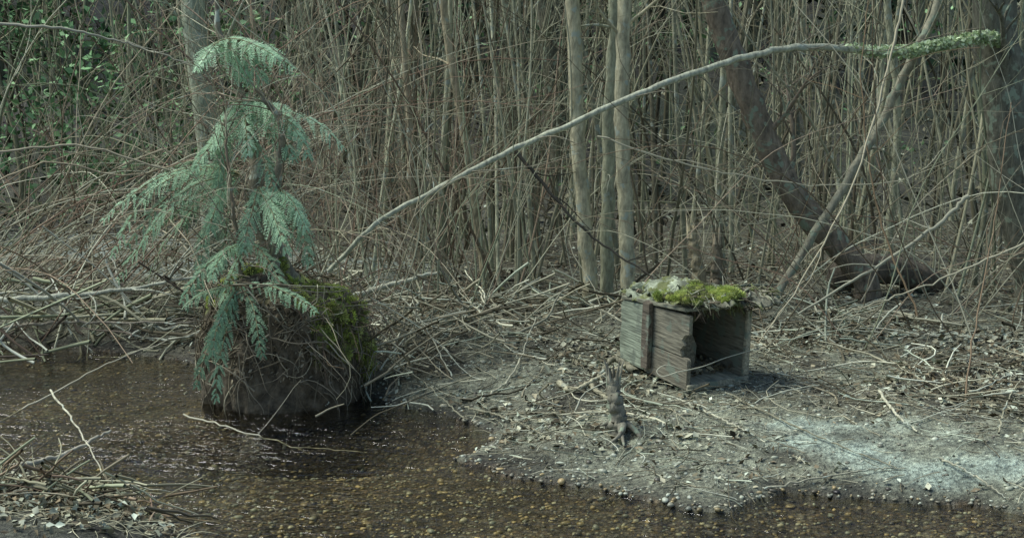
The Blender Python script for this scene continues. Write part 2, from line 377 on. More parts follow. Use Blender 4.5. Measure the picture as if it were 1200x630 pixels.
# ------------------------------------------------------------------ individual trees
def tree(name, pts, w0, w1, Y, col, m=M_bark, ext=3., br=8, brl=.9, sides=14, brmin=.3):
    P = np.array([W(px, py, Y if np.isscalar(Y) else Y[i]) for i, (px, py) in enumerate(pts)])
    gz = float(H(P[0][0], P[0][1]))
    if P[0][2] > gz+.03: P = np.vstack([[P[0][0], P[0][1], gz-.12], P])
    P[0][2] = gz-.12
    if ext:
        d = nrm(P[-1]-P[-2]); d = nrm(d+np.array([0, 0, .5])); P = np.vstack([P, P[-1]+d*ext*.5, P[-1]+d*ext+np.array([.05, .1, .1])])
    n = 46; C = spl(P, n); C[1:-1] += rng.normal(0, .004, (n-2, 3))
    acc = Acc(); R = np.linspace(w0, w1, n)
    R = R*(1+.35*np.exp(-np.arange(n)/1.6))
    tubes(acc, C[None], R[None], np.array(col), sides, .05)
    if br:
        i, t, p, d = children(C[None], br, 1.0, brmin, .98, .3)
        l = rng.uniform(.4, 1.3, len(i))*brl; P1 = walk(p, d, l, 9, .1, .02); r1 = np.linspace(w0, w1, 50)[(t*49).astype(int)]*.28
        tubes(acc, P1, taper(9, r1, .25), np.array(col)*.95, 5)
        i2, t2, p2, d2 = children(P1, 6, .8, .15, .98, .15); P2 = walk(p2, d2, l[i2]*rng.uniform(.2, .5, len(i2)), 6, .12); tubes(acc, P2, taper(6, r1[i2]*.35, .4), np.array(col)*.9, 3)
    return acc.build(name, m)
alder = (.36, .315, .225); ald2 = (.31, .295, .215)
tree('alder_tree', [(691, 337), (684, 250), (677, 150), (671, 0)], .046, .040, 8.4, alder, br=9, brmin=.55)
tree('alder_tree', [(712, 337), (712, 200), (717, 90), (722, 0)], .042, .034, 8.5, ald2, br=8, brmin=.55)
tree('alder_tree', [(737, 337), (733, 240), (728, 130), (733, 0)], .046, .040, 8.3, alder, br=9, brmin=.55)
tree('alder_tree', [(568, 322), (556, 240), (545, 160), (524, 40)], .028, .022, 9.0, (.32, .26, .18), br=10)
tree('alder_tree', [(528, 332), (505, 285), (482, 240), (480, 150), (470, 0)], .024, .016, 8.8, (.30, .24, .17), br=10)
tree('alder_tree', [(850, 330), (842, 240), (846, 130), (850, 0)], .025, .02, 10.2, ald2)
tree('alder_tree', [(1035, 350), (1045, 240), (1052, 130), (1040, 0)], .03, .02, 9.4, ald2)
tree('alder_tree', [(652, 250), (655, 150), (640, 0)], .12, .10, 14, (.11, .10, .075), m=M_dark)
tree('alder_tree', [(612, 250), (606, 130), (598, 0)], .13, .11, 15, (.14, .13, .095), m=M_dark)
tree('alder_tree', [(455, 230), (450, 100), (452, 0)], .08, .06, 14, (.14, .135, .105), m=M_dark)
tree('alder_tree', [(930, 240), (925, 100), (905, 0)], .08, .07, 14, (.13, .125, .095), m=M_dark)
tree('maple_tree', [(1215, 330), (1190, 220), (1176, 110), (1163, 0)], .135, .125, 8.6, (.13, .12, .095), m=M_dark, br=4, sides=22)
tree('leaning_alder_tree', [(1015, 330), (985, 292), (938, 240), (900, 170), (868, 90), (838, 0)], .085, .072, 8.7, (.18, .14, .11), m=M_dark, br=5, sides=18)
tree('leaning_alder_tree', [(890, 360), (935, 305), (985, 225), (1030, 150), (1068, 70), (1105, -10)], .024, .032, [8.3, 8.4, 8.5, 8.6, 8.6, 8.6], (.24, .215, .165), m=M_dark, br=6)
tree('conifer_trunk', [(250, 230), (240, 120), (225, 0)], .085, .075, 9.6, (.28, .29, .22), br=6)
def limb(acc, pts, r, col, n=30, sides=7, jit=.004, rough=.06, tipr=.4):
    C = spl(pts, n); C[1:-1] += rng.normal(0, jit, (n-2, 3))
    R = np.asarray(r) if np.ndim(r) else np.linspace(r, r*tipr, n)
    tubes(acc, C[None], R[None], np.array(col), sides, rough); return C
acc = Acc()
limb(acc, [W(975, 330, 8.9), W(1010, 315, 8.8), W(1060, 320, 8.9), W(1130, 345, 9.1)], np.interp(np.linspace(0, 1, 30), [0, .1, .8, .93, 1], [.05, .10, .09, .06, .004]), (.10, .08, .065), sides=16)
acc.build('fallen_log', M_dark)
arch = [(385, 318, 7.25), (440, 262, 7.2), (500, 228, 7.3), (580, 185, 7.4), (660, 150, 7.5), (730, 118, 7.6), (800, 90, 7.8), (870, 68, 8.), (930, 56, 8.1), (990, 57, 8.2), (1050, 62, 8.35), (1100, 54, 8.4), (1150, 44, 8.4), (1178, 50, 8.5)]
root = empty('arching_branch'); acc = Acc(); AP = [W(*a) for a in arch]
AC = limb(acc, AP, np.linspace(.012, .025, 80), (.32, .31, .25), n=80, sides=9, jit=.003)
i, t, p, d = children(AC[None], 26, .9, .02, .9, .1); P1 = walk(p, d, rng.uniform(.15, .7, 26), 8, .1, -.01); tubes(acc, P1, taper(8, .0035, .4), np.array([.2, .17, .13]), 4)
acc.build('branch_wood', M_bark, root)
acc = Acc(); n = 5200
tt = 54+24*rng.beta(2.2, 1.5, n); cl_ = fbm(tt*1.3, tt*0, 5, 3); kk = cl_+rng.normal(0, .12, n) > -.14; tt = tt[kk]; n = len(tt)
j = np.minimum(tt.astype(int), 78); f = (tt-j)[:, None]; p = AC[j]*(1-f)+AC[j+1]*f
off = nrm(rng.normal(0, 1, (n, 3))+[0, 0, .2])*rng.uniform(.012, .044, (n, 1)); leaves(acc, p+off, rng.uniform(.012, .036, n), pick([(.46, .52, .36), (.58, .63, .47), (.30, .36, .20)], n), flat=.3, asp=.8)
acc.build('lichen', M_moss, root)
def branch_obj(name, items, m=M_twig):
    acc = Acc()
    for pts, r, c, *k in items:
        C = limb(acc, [W(*q) for q in pts], r, c, n=28, sides=6, jit=.004)
        nb = k[0] if k else 5
        if nb:
            i, t, p, d = children(C[None], nb, .8, .1, .95); tubes(acc, walk(p, d, rng.uniform(.1, .5, len(i)), 7, .12), taper(7, r*.35, .4), np.array(c), 4)
    return acc.build(name, m)
branch_obj('dead_branch', [([(605, 178, 8.2), (655, 238, 8.1), (700, 282, 8.0), (765, 325, 7.8)], .011, (.05, .045, .04))])
branch_obj('dead_branch', [([(1135, 230, 7.6), (1100, 262, 7.6), (1030, 310, 7.5), (935, 368, 7.4)], .014, (.29, .27, .22))])
branch_obj('dead_branch', [([(700, 160, 7.6), (770, 182, 7.6), (860, 205, 7.7), (950, 216, 7.8), (1060, 210, 7.9), (1110, 170, 8)], .006, (.36, .32, .25))])
branch_obj('dead_branch', [([(1062, -20, 7.4), (1045, 60, 7.35), (1005, 200, 7.2), (945, 320, 7.1), (890, 400, 7.0)], .007, (.40, .34, .26)), ([(1200, 285, 7.2), (1120, 320, 7.1), (1040, 350, 7.), (980, 372, 7.)], .006, (.35, .31, .24))])
branch_obj('dead_branch', [([(1125, 530, 6.0), (1140, 400, 6.3), (1165, 260, 6.6), (1185, 120, 6.8)], .005, (.2, .14, .10)), ([(1075, 370, 7.3), (1030, 250, 7.5), (1010, 100, 7.6), (1020, -20, 7.7)], .006, (.22, .15, .1))])
branch_obj('dead_branch', [([(-10, 28, 7.2), (80, 35, 7.2), (150, 52, 7.3), (220, 74, 7.3)], .009, (.28, .26, .22))])
branch_obj('dead_branch', [([(-10, 178, 7.0), (100, 172, 7.), (220, 205, 7.), (330, 200, 7.1), (440, 245, 7.2)], .006, (.28, .24, .19)), ([(-10, 215, 6.9), (60, 190, 6.9), (150, 205, 7), (250, 175, 7.1), (320, 110, 7.2)], .005, (.3, .24, .18))])
branch_obj('dead_branch', [([(-15, 352, 8.0), (60, 348, 8.0), (150, 338, 8.), (240, 322, 8.)], .020, (.33, .32, .27)), ([(-10, 385, 8.1), (80, 378, 8.), (225, 378, 7.8)], .012, (.20, .17, .14)), ([(400, 352, 7.6), (450, 336, 7.6), (515, 318, 7.7)], .022, (.34, .32, .26), 2)], M_bark)
branch_obj('dead_branch', [([(-5, 495, 6.5), (60, 462, 6.7), (130, 425, 6.9), (230, 390, 7.0), (300, 395, 6.9)], .005, (.36, .32, .26), 1), ([(215, 485, 6.35), (280, 504, 6.15), (350, 522, 6.0), (430, 530, 5.95)], .004, (.40, .36, .29), 2)])

# ------------------------------------------------------------------ mossy stump
st = empty('mossy_stump'); SC = np.array([-1.12, 6.85])
na, nz = 160, 80; A, Tt = np.meshgrid(np.linspace(0, 2*math.pi, na, endpoint=False), np.linspace(0, 1, nz))
ca, sa = np.cos(A), np.sin(A)
prof = np.interp(Tt, [0, .12, .35, .6, .78, .9, 1], [.38, .39, .405, .395, .36, .27, .0])
zz = np.interp(Tt, [0, .12, .35, .6, .78, .9, 1], [-.25, -.05, .15, .36, .50, .59, .62])
nz_ = fbm(ca*2.2+5, Tt*4+sa*2.2, 50, 5)*.28+fbm(ca*8+9, sa*8+Tt*9, 51, 3)*.14
ridge = np.abs(fbm(A*6, Tt*1.3, 53, 3))*.24
rr = np.where(prof > 0, prof*(1+nz_*1.1)-ridge*.4*np.minimum(prof/.3, 1), 0)
zz = zz+fbm(ca*2+3, sa*2+1, 60, 3)*.18*Tt-.10*Tt*np.clip(ca, 0, 1)
sx_, sy_, sz_ = SC[0]+rr*ca*.98, SC[1]+rr*sa*.95, zz
i = np.arange(nz-1)[:, None]*na+np.arange(na)[None]; i2 = np.arange(nz-1)[:, None]*na+(np.arange(na)[None]+1) % na
side = np.clip(ca, 0, 1)
mossk = np.clip((Tt-(.76-.42*side-.38*np.clip(-ca-.5, 0, 1)))*6+fbm(ca*4, sa*4+Tt*4, 61)*9-.3, 0, 1)*np.clip(.40+ca*1.2+np.clip(-ca-.6, 0, 1)*6, 0, 1)
colS = np.array([.080, .062, .045])*(1-mossk[..., None])+np.array([.13, .15, .04])*mossk[..., None]
acc = Acc(); acc.add(np.stack([sx_, sy_, sz_], -1), np.stack([i, i2, i2+na, i+na], -1), colS.reshape(-1, 3)); acc.build('stump_body', M_peat, st)
SV = np.stack([sx_, sy_, sz_], -1).reshape(-1, 3); SN = nrm(np.stack([ca, sa, np.clip(Tt-.6, 0, 1)*3], -1).reshape(-1, 3))
w = mossk.ravel()**1.5; w[(Tt.ravel() < .26)] = 0; w[sa.ravel() > .6] *= .2; w /= w.sum()
n = 230; kc = rng.choice(len(SV), n, p=w); n2 = 36000; j = rng.integers(0, n, n2); cr_ = rng.uniform(.012, .040, n)
dirs = nrm(rng.normal(0, 1, (n2, 3))+SN[kc[j]]*.9); P = SV[kc[j]]+dirs*cr_[j, None]*rng.uniform(.6, 1, (n2, 1))
D = dirs*rng.uniform(.005, .012, (n2, 1))+[0, 0, -.002]; Wd = nrm(np.cross(D, rng.normal(0, 1, (n2, 3))))*.0020
acc = Acc(); stones(acc, SV[kc], cr_*.85, pick([(.13, .14, .04)], n)); blades(acc, P, D, Wd, pick([(.36, .40, .09), (.46, .49, .14), (.24, .28, .07), (.48, .48, .20), (.25, .22, .11)], n)[j]*(1+rng.normal(0, .2, (n2, 1)))); acc.build('moss', M_moss, st)
n = 520; k = rng.choice(np.where((Tt.ravel() > .3) & (Tt.ravel() < .95))[0], n)
P = walk(SV[k]+SN[k]*.008, nrm(np.cross(SN[k], rng.normal(0, 1, (n, 3)))*.7+SN[k]*.2+[0, 0, -.6]), rng.uniform(.08, .42, n), 10, .14, -.08)
P[..., 2] = np.maximum(P[..., 2], -.05)
ctr = SC; dd = P[..., :2]-ctr; rad = np.linalg.norm(dd, axis=-1, keepdims=True); P[..., :2] = ctr+dd/np.maximum(rad, 1e-6)*np.clip(rad, .375, .44)
acc = Acc(); tubes(acc, P, taper(10, rng.uniform(.0012, .005, n), .3), pick([(.15, .12, .09), (.22, .18, .14), (.08, .065, .05), (.30, .26, .20), (.10, .08, .06)], n), 4)
n = 55; a = rng.uniform(-1.3, .8, n); p0 = np.c_[SC[0]+.3*np.cos(a), SC[1]+.3*np.sin(a), rng.uniform(.3, .5, n)]
P = walk(p0, np.c_[np.cos(a), np.sin(a), rng.uniform(-.5, .5, n)], rng.uniform(.15, .6, n), 10, .16, -.08); P[..., 2] = np.maximum(P[..., 2], -.03)
tubes(acc, P, taper(10, rng.uniform(.0012, .004, n), .4), pick(palec[1:]+red, n), 4)
acc.build('hanging_roots', M_twig, st)
n = 2400; k = rng.choice(np.where(Tt.ravel() > .35)[0], n); acc = Acc(); leaves(acc, SV[k]+SN[k]*.01, rng.uniform(.015, .04, n), pick([(.17, .135, .10), (.28, .235, .18), (.09, .07, .05)], n), flat=.3); acc.build('dead_leaves', M_leaf, st)

# ------------------------------------------------------------------ cedar sapling
ce = empty('cedar_sapling'); acc = Acc()
T1 = limb(acc, [W(345, 345, 6.9), W(325, 300, 6.9), W(302, 250, 6.9), W(300, 190, 6.95), W(285, 120, 7.0), W(258, 40, 7.05), W(248, -60, 7.1)], np.linspace(.060, .006, 50), (.20, .17, .13), n=50, sides=14, jit=.003)
T2 = limb(acc, [W(318, 330, 6.8), W(322, 240, 6.8), W(330, 150, 6.75), W(300, 105, 6.7)], np.linspace(.034, .008, 40), (.18, .155, .12), n=40, sides=10)
T3 = limb(acc, [W(280, 345, 6.7), W(278, 280, 6.7), W(268, 200, 6.7), W(262, 120, 6.75)], np.linspace(.015, .004, 40), (.20, .15, .11), n=40, sides=8)
for C in (T1, T2, T3):
    i, t, p, d = children(C[None], 36, .9, .1, .95, .2); l = rng.uniform(.2, .9, len(i)); P1 = walk(p, d, l, 9, .13, -.03)
    tubes(acc, P1, taper(9, .003, .3), pick(red+tan, len(i)), 4); i2, t2, p2, d2 = children(P1, 3, .8); tubes(acc, walk(p2, d2, l[i2]*.35, 6, .12), taper(6, .0015, .4), pick(red, len(i2)), 3)
fa = Acc()
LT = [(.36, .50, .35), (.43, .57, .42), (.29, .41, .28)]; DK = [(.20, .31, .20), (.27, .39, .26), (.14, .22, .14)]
def frond(p0, d0, L, width, droop, base, upv):
    n = 26; R = walk(np.array([p0]), np.array([d0]), np.array([L]), n, .02, droop)[0]
    tubes(acc, R[None], taper(n, .003, .3), np.array([.20, .17, .10]), 4)
    T = nrm(np.gradient(R, axis=0)); up = nrm(np.array(upv)+rng.normal(0, .25, 3))
    S = nrm(np.cross(T, up)); K = 16
    for sg in (-1, 1):
        t = np.clip(np.linspace(.08, 1, K)+rng.normal(0, .014, K), 0, 1); ix = t*(n-1); j = np.minimum(ix.astype(int), n-2)
        pl = width*np.sin(t*math.pi*.82+.35)*rng.uniform(.55, 1.25, K)+.010
        D = nrm(S[j]*sg*.75+T[j]*.75+[0, 0, -.15]+rng.normal(0, .12, (K, 3)))
        m = 9; u = np.linspace(.08, 1, m)
        Pp = R[j][:, None]+D[:, None]*(pl[:, None]*u[None])[..., None]; Pp[..., 2] -= (pl[:, None]*u[None]**2)*.4
        Dn = np.repeat(D[:, None], m, 1); nv = nrm(np.cross(S[j]*sg, T[j]))[:, None]
        Q = np.cross(nv, Dn)
        for s2 in (-1, 1):
            ll = (pl[:, None]*(.24*(1-u[None]*.75))+.004)[..., None]
            E = nrm(Q*s2*.6+Dn*.85+rng.normal(0, .14, Dn.shape))*ll; wv = np.cross(nv, nrm(E))*(.0019+.035*ll*.5)
            blades(fa, Pp.reshape(-1, 3), E.reshape(-1, 3), wv.reshape(-1, 3), pick([base], E.size//3, .2), .3)
        wv = np.cross(nv[:, 0], D)*.002; E = D*pl[:, None]; E[:, 2] -= pl*.4
        blades(fa, R[j], E, wv, pick([base], K, .15), .3)
def fr(px, py, Y, qx, qy, QY, width, up=.5, droop=-.06, cs=LT, upv=(0, -.6, .8)):
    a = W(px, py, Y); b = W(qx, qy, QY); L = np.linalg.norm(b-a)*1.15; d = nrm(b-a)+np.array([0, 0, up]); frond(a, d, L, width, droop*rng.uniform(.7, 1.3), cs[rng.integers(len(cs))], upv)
for q in [(338, 68), (325, 52), (300, 76), (284, 78), (312, 66)]: fr(250, 52, 7.0, *q, 6.85, .075)
for q in [(228, 66), (236, 80)]: fr(262, 50, 7.0, *q, 6.85, .06)
for q in [(395, 145), (378, 124), (355, 158), (345, 112), (328, 170), (365, 140)]: fr(268, 125, 6.95, *q, 6.75, .085)
for q in [(238, 145), (250, 168), (290, 175)]: fr(285, 125, 6.95, *q, 6.75, .07)
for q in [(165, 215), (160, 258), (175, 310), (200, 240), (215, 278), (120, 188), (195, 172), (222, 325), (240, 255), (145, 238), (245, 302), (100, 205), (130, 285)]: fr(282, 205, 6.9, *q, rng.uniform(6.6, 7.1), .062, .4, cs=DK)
for q in [(322, 280), (300, 270), (340, 262)]: fr(302, 218, 6.8, *q, 6.5, .07, .3)
for q in [(374, 274), (356, 240)]: fr(320, 222, 6.8, *q, 6.55, .065, .4)
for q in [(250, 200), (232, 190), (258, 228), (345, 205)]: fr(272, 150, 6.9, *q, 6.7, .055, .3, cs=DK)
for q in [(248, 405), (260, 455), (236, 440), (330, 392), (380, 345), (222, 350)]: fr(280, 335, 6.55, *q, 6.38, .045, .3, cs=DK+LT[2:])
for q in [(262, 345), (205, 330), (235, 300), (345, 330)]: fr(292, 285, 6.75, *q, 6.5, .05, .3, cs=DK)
acc.build('trunk', M_bark, ce); fa.build('foliage', M_green, ce, smooth=False)

# ------------------------------------------------------------------ wooden nest box
bx = empty('wooden_nest_box'); w_, L_, h_, hb = .345, .56, .365, .30
bp = G(804, 466)
bx.location = (bp[0], bp[1], float(H(bp[0], bp[1]))+.014)
bx.rotation_euler = (math.radians(5), math.radians(-1.5), math.radians(29))
def plank(name, outline, thick, frame, col, bevel=.003):
    o, U, V, Nn = [Vector(a) for a in frame]; bm = bmesh.new()
    vs = [bm.verts.new(o+U*a+V*b) for a, b in outline]; f = bm.faces.new(vs)
    r = bmesh.ops.extrude_face_region(bm, geom=[f]); bmesh.ops.translate(bm, verts=[e for e in r['geom'] if isinstance(e, bmesh.types.BMVert)], vec=Nn*thick)
    bmesh.ops.recalc_face_normals(bm, faces=bm.faces)
    bmesh.ops.bevel(bm, geom=list(bm.edges), offset=bevel, segments=2, affect='EDGES', clamp_overlap=True)
    me = bpy.data.meshes.new(name); bm.to_mesh(me); bm.free()
    at = me.color_attributes.new('Col', 'FLOAT_COLOR', 'POINT')
    cc = np.array([(*(np.array(col)*GRADE*(1+.12*math.sin(v.co.x*40+v.co.z*55+v.co.y*23))), 1) for v in me.vertices], np.float32)
    at.data.foreach_set('color', cc.ravel()); me.materials.append(M_wood)
    ob = bpy.data.objects.new(name, me); scene.collection.objects.link(ob); ob.parent = bx; return ob
def rag(a, b, n, amp):
    a = np.array(a, float); b = np.array(b, float); d = b-a; p = np.array([-d[1], d[0]])/np.linalg.norm(d)
    return [tuple(a+d*t+p*rng.uniform(-amp, amp)) for t in np.linspace(0, 1, n)]
X_, Y_, Z_ = (1, 0, 0), (0, 1, 0), (0, 0, 1)
t_ = .022
def ht(y): return h_+(hb-h_)*y/L_
brn = (.150, .130, .105); gry = (.215, .23, .185); rbr = (.115, .092, .075)
plank('side_board_left_lower', [(0, 0), (.345, 0), (.345, .138), (.05, .146), (.022, .150), (.0, .145)], t_, ((0, 0, 0), Y_, Z_, X_), brn)
plank('side_board_left_upper', [(.05, .149), (.345, .142), (.345, ht(.345)), (.0, ht(0)-.01), (.0, .265), (.03, .255), (.055, .225), (.036, .205), (.06, .18)], t_-.003, ((.002, 0, 0), Y_, Z_, X_), (.17, .15, .12))
plank('side_board_left_rear', [(.349, .003), (L_, .0)]+rag((L_+.0, .02), (L_, hb-.02), 7, .006)+[(L_-.01, hb+.003), (.349, ht(.349)+.002)], t_, ((0, 0, 0), Y_, Z_, X_), gry)
plank('side_batten', [(.0, .03), (.055, .02), (.06, .2), (.058, .342), (.035, .358), (.0, .350), (-.004, .2)], .024, ((-.0265, .285, 0), Y_, Z_, X_), rbr)
plank('side_board_right', [(.004, 0), (L_, 0), (L_, hb-.01)]+rag((.2, ht(.2)-.005), (.02, h_-.02), 6, .006)+[(.004, h_-.03)], t_, ((w_-t_, 0, 0), Y_, Z_, X_), (.17, .15, .12))
plank('floor_board', [(t_+.002, .006), (w_-t_-.002, .0), (w_-t_-.002, L_-.025), (t_+.002, L_-.025)], t_, ((0, 0, .004), X_, Y_, Z_), (.30, .27, .21))
plank('back_board', [(t_+.002, .002), (w_-t_-.002, .002), (w_-t_-.002, hb-.01), (t_+.002, hb-.01)], t_, ((0, L_-.023, 0), X_, Z_, Y_), (.11, .095, .075))
sl_ = (hb-h_)/L_
plank('top_board', [(-.006, .03)]+rag((.05, .01), (w_-.04, -.01), 7, .010)+[(w_+.006, -.01), (w_+.008, L_-.01), (-.004, L_+.0)], .016, ((0, 0, h_+.007), X_, (0, 1, sl_), Z_), (.18, .17, .135))
plank('front_rail', [(-.004, -.0), (w_+.004, .004), (w_+.003, .036), (-.004, .032)], .016, ((0, -.018, -.004), X_, Z_, Y_), (.27, .24, .19))
plank('front_stile', [(w_-.034, .036), (w_+.002, .039), (w_+.001, h_-.01), (w_-.028, h_-.02)], .016, ((0, -.0185, 0), X_, Z_, Y_), (.26, .225, .175))
plank('inner_board', [(.10, .03), (.19, .03), (.20, .14), (.17, .2), (.15, .27), (.10, .25)], .012, ((0, .20, 0), X_, Z_, Y_), (.20, .17, .135))
acc = Acc(); C = spl([(-.10, -.06, .12), (.05, -.05, .125), (.18, -.05, .15), (.38, -.045, .17)], 24); tubes(acc, C[None], taper(24, .0028, .7), np.array([.38, .35, .29]), 6)
C = spl([(-.10, -.06, .12), (-.16, -.03, .10), (-.17, .0, .12), (-.12, .0, .14), (-.06, -.03, .12)], 24); tubes(acc, C[None], taper(24, .0025, .7), np.array([.38, .35, .29]), 6)
acc.build('bent_wire', M_twig, bx)
acc = Acc()
def slab(x0, x1, y0, y1, z0, amp, tilt, col, nU=60, nV=60, th=.035, sd=0):
    u, v = np.meshgrid(np.linspace(0, 1, nU), np.linspace(0, 1, nV))
    ex = x0+(x1-x0)*u; ey = y0+(y1-y0)*v
    edge = np.minimum(np.minimum(u, 1-u), np.minimum(v, 1-v))
    bx0, by0 = ex.copy(), ey.copy()
    ex = ex+fbm(bx0*14, by0*12, 90+sd)*.16*(np.abs(u-.5)*2)**2; ey = ey+fbm(bx0*30, by0*12, 91+sd)*.20*(np.abs(v-.5)*2)**2
    base = z0+sl_*np.maximum(ey, 0)
    top = base+fbm(ex*8, ey*6, 92+sd)*amp+np.abs(fbm(ex*40, ey*8, 93+sd))*.11-.035+tilt*(u-.5)+np.sqrt(np.clip(edge*6, 0, 1))*th*.8
    bot = base-.02+tilt*(u-.5)+fbm(ex*9, ey*6, 94)*.01
    bot = np.minimum(bot, top-.004)
    nn = nU*nV; V_ = np.concatenate([np.stack([ex, ey, top], -1).reshape(-1, 3), np.stack([ex, ey, bot], -1).reshape(-1, 3)])
    cc = np.array(col)*np.clip(1+4*fbm(ex*20, ey*10, 97)[..., None], .2, 1.6); cc = np.concatenate([cc.reshape(-1, 3)]*2)
    i = np.arange(nV-1)[:, None]*nU+np.arange(nU-1)[None]; qt = np.stack([i, i+1, i+nU+1, i+nU], -1).reshape(-1, 4); qb = qt[:, ::-1]+nn
    bd = list(range(nU))+[r*nU+nU-1 for r in range(1, nV)]+[(nV-1)*nU+c for c in range(nU-2, -1, -1)]+[r*nU for r in range(nV-2, 0, -1)]
    bd = np.array(bd); b2 = np.roll(bd, -1); qs = np.stack([bd, bd+nn, b2+nn, b2], -1)
    acc.add(V_, np.concatenate([qt, qb, qs]), cc)
slab(.02, w_+.04, .0, L_+.03, h_+.048, .10, -.02, (.185, .195, .15))
slab(.10, w_+.13, -.08, .30, h_+.058, .09, -.06, (.18, .17, .135), sd=7)
slab(.04, .30, .14, L_, h_+.088, .10, .02, (.19, .20, .155), sd=11, th=.03)
n = 200; p0 = np.c_[rng.uniform(.0, w_+.10, n), rng.uniform(-.06, .1, n), np.full(n, h_+.04)+rng.uniform(-.01, .05, n)]
tubes(acc, walk(p0, np.c_[rng.normal(0, .5, n), -np.ones(n), rng.normal(-.1, .35, n)], rng.uniform(.03, .10, n), 4, .08, -.04), taper(4, rng.uniform(.003, .008, n), .15), pick([(.30, .30, .24), (.18, .16, .125), (.10, .08, .06)], n), 4)
n = 60; p0 = np.c_[rng.uniform(.05, w_, n), rng.uniform(-.02, .12, n), np.full(n, h_+.0)]
tubes(acc, walk(p0, np.c_[rng.normal(0, .5, n), -np.ones(n)*.4, -np.ones(n)], rng.uniform(.03, .07, n), 4, .1, -.04), taper(4, rng.uniform(.003, .008, n), .2), pick([(.14, .10, .07), (.09, .065, .05)], n), 4)
acc.build('rotten_lid', M_lid, bx)
acc = Acc(); nc = 80; cx_ = rng.normal(.14, .075, nc); cy_ = rng.normal(.14, .12, nc); cz_ = h_+.060+fbm(cx_*9, cy_*6, 92)*.08+sl_*cy_+.035*np.exp(-((cx_-.14)/.08)**2-((cy_-.14)/.12)**2); cr2 = rng.uniform(.016, .042, nc)
stones(acc, np.c_[cx_, cy_, cz_], cr2*.85, pick([(.20, .22, .05)], nc)); n = 17000; j = rng.integers(0, nc, n)
dirs = nrm(rng.normal(0, 1, (n, 3))+[0, 0, .5]); P = np.c_[cx_, cy_, cz_][j]+dirs*cr2[j, None]*[1, 1, .7]*rng.uniform(.7, 1, (n, 1)); D = dirs*rng.uniform(.005, .012, (n, 1))
blades(acc, P, D, nrm(np.cross(D, rng.normal(0, 1, (n, 3))))*.0018, pick([(.31, .35, .09), (.22, .27, .08), (.37, .40, .15), (.20, .19, .10)], nc)[j]*(1+rng.normal(0, .2, (n, 1))))
acc.build('moss', M_moss, bx)
acc = Acc(); n = 200; P = np.c_[rng.uniform(.04, w_-.03, n), rng.uniform(.08, .5, n), np.full(n, .03)+rng.uniform(0, .03, n)]; leaves(acc, P, rng.uniform(.02, .05, n), pick([(.14, .11, .08), (.24, .2, .14)], n)); acc.build('debris', M_leaf, bx)

# ------------------------------------------------------------------ broken stubs and roots
def jag_stub(name, base, hgt, r, col, lean=(0, 0), m=M_dark, spikes=14):
    acc = Acc(); b = np.array(base); top = b+[lean[0], lean[1], hgt]
    C = spl([b-[0, 0, .08], b+(top-b)*.4+rng.normal(0, r*.3, 3), top], 30); C[1:-1] += rng.normal(0, .003, (28, 3))
    R = r*np.interp(np.linspace(0, 1, 30), [0, .25, .6, 1], [1.8, 1.05, .85, .6])
    tubes(acc, C[None], R[None], np.array(col), 16, .14)
    a = rng.uniform(0, 6.28, spikes); rr = r*.5*rng.random(spikes)**.5
    p0 = np.c_[top[0]+np.cos(a)*rr, top[1]+np.sin(a)*rr, np.full(spikes, top[2]-.05)]
    tubes(acc, walk(p0, np.c_[np.cos(a)*.1, np.sin(a)*.1, np.ones(spikes)], rng.uniform(.06, .06+hgt*.3, spikes), 5, .05), taper(5, r*.35, .1), pick([col, tuple(np.array(col)*1.6)], spikes), 5)
    a = rng.uniform(0, 6.28, 6); tubes(acc, walk(np.c_[b[0]+np.cos(a)*r*.5, b[1]+np.sin(a)*r*.5, np.full(6, b[2]+.04)], np.c_[np.cos(a), np.sin(a), -np.full(6, .25)], r*rng.uniform(2.5, 6, 6), 7, .12, -.03), taper(7, r*.45, .2), np.array(col), 7, .1)
    return acc.build(name, m)
g_ = G(727, 512); jag_stub('broken_snag', g_, .23, .038, (.15, .135, .11), (-.03, .02))
g_ = G(822, 345); jag_stub('broken_alder_stub', g_, .42, .042, (.38, .31, .22), (-.07, 0), M_bark)
g_ = G(845, 350); jag_stub('broken_alder_stub', g_, .40, .045, (.20, .16, .12), (-.03, 0), M_dark)
acc = Acc()
def lay(pts, r, col, lift=.01, n=30, tipr=.4, sides=8):
    g = [G(*p[:2])+np.array([0, 0, p[2] if len(p) > 2 else lift]) for p in pts]; return limb(acc, g, r, col, n=n, sides=sides, jit=.003, tipr=tipr)
lay([(655, 455, .01), (672, 466, .02), (700, 455, .03), (738, 440, .05)], .016, (.34, .30, .22)); lay([(690, 460, .02), (715, 478, .02), (748, 475, .01)], .012, (.25, .22, .16))
lay([(745, 445, .02), (720, 438, .06), (700, 452, .02)], .02, (.18, .16, .12)); acc.build('exposed_root', M_bark)
acc = Acc(); pd = pick(palec, 40)
S_ = [[(1100, 548), (1140, 575, .03), (1178, 598)], [(1170, 520, .02), (1178, 495, .06), (1195, 475, .10)], [(560, 480), (600, 450, .03), (628, 400, .12)], [(800, 480, .02), (850, 505, .02), (885, 520)],
      [(1030, 470, .03), (1050, 500, .03), (1075, 515)], [(895, 585, .005), (1000, 568, .02), (1060, 560)], [(850, 470, .02), (950, 520, .02), (1050, 560)], [(545, 490, .03), (590, 500, .02), (640, 520, .01)],
      [(620, 358, .06), (680, 362, .05), (735, 385, .02)], [(640, 345, .08), (700, 350, .05), (760, 352, .04)], [(500, 380, .1), (470, 340, .3), (440, 320, .4)], [(530, 470, .1), (490, 430, .25), (450, 400, .3)], [(545, 500, .02), (500, 475, .08), (440, 450, .2)],
      [(920, 470), (1000, 455, .03), (1080, 450)]]
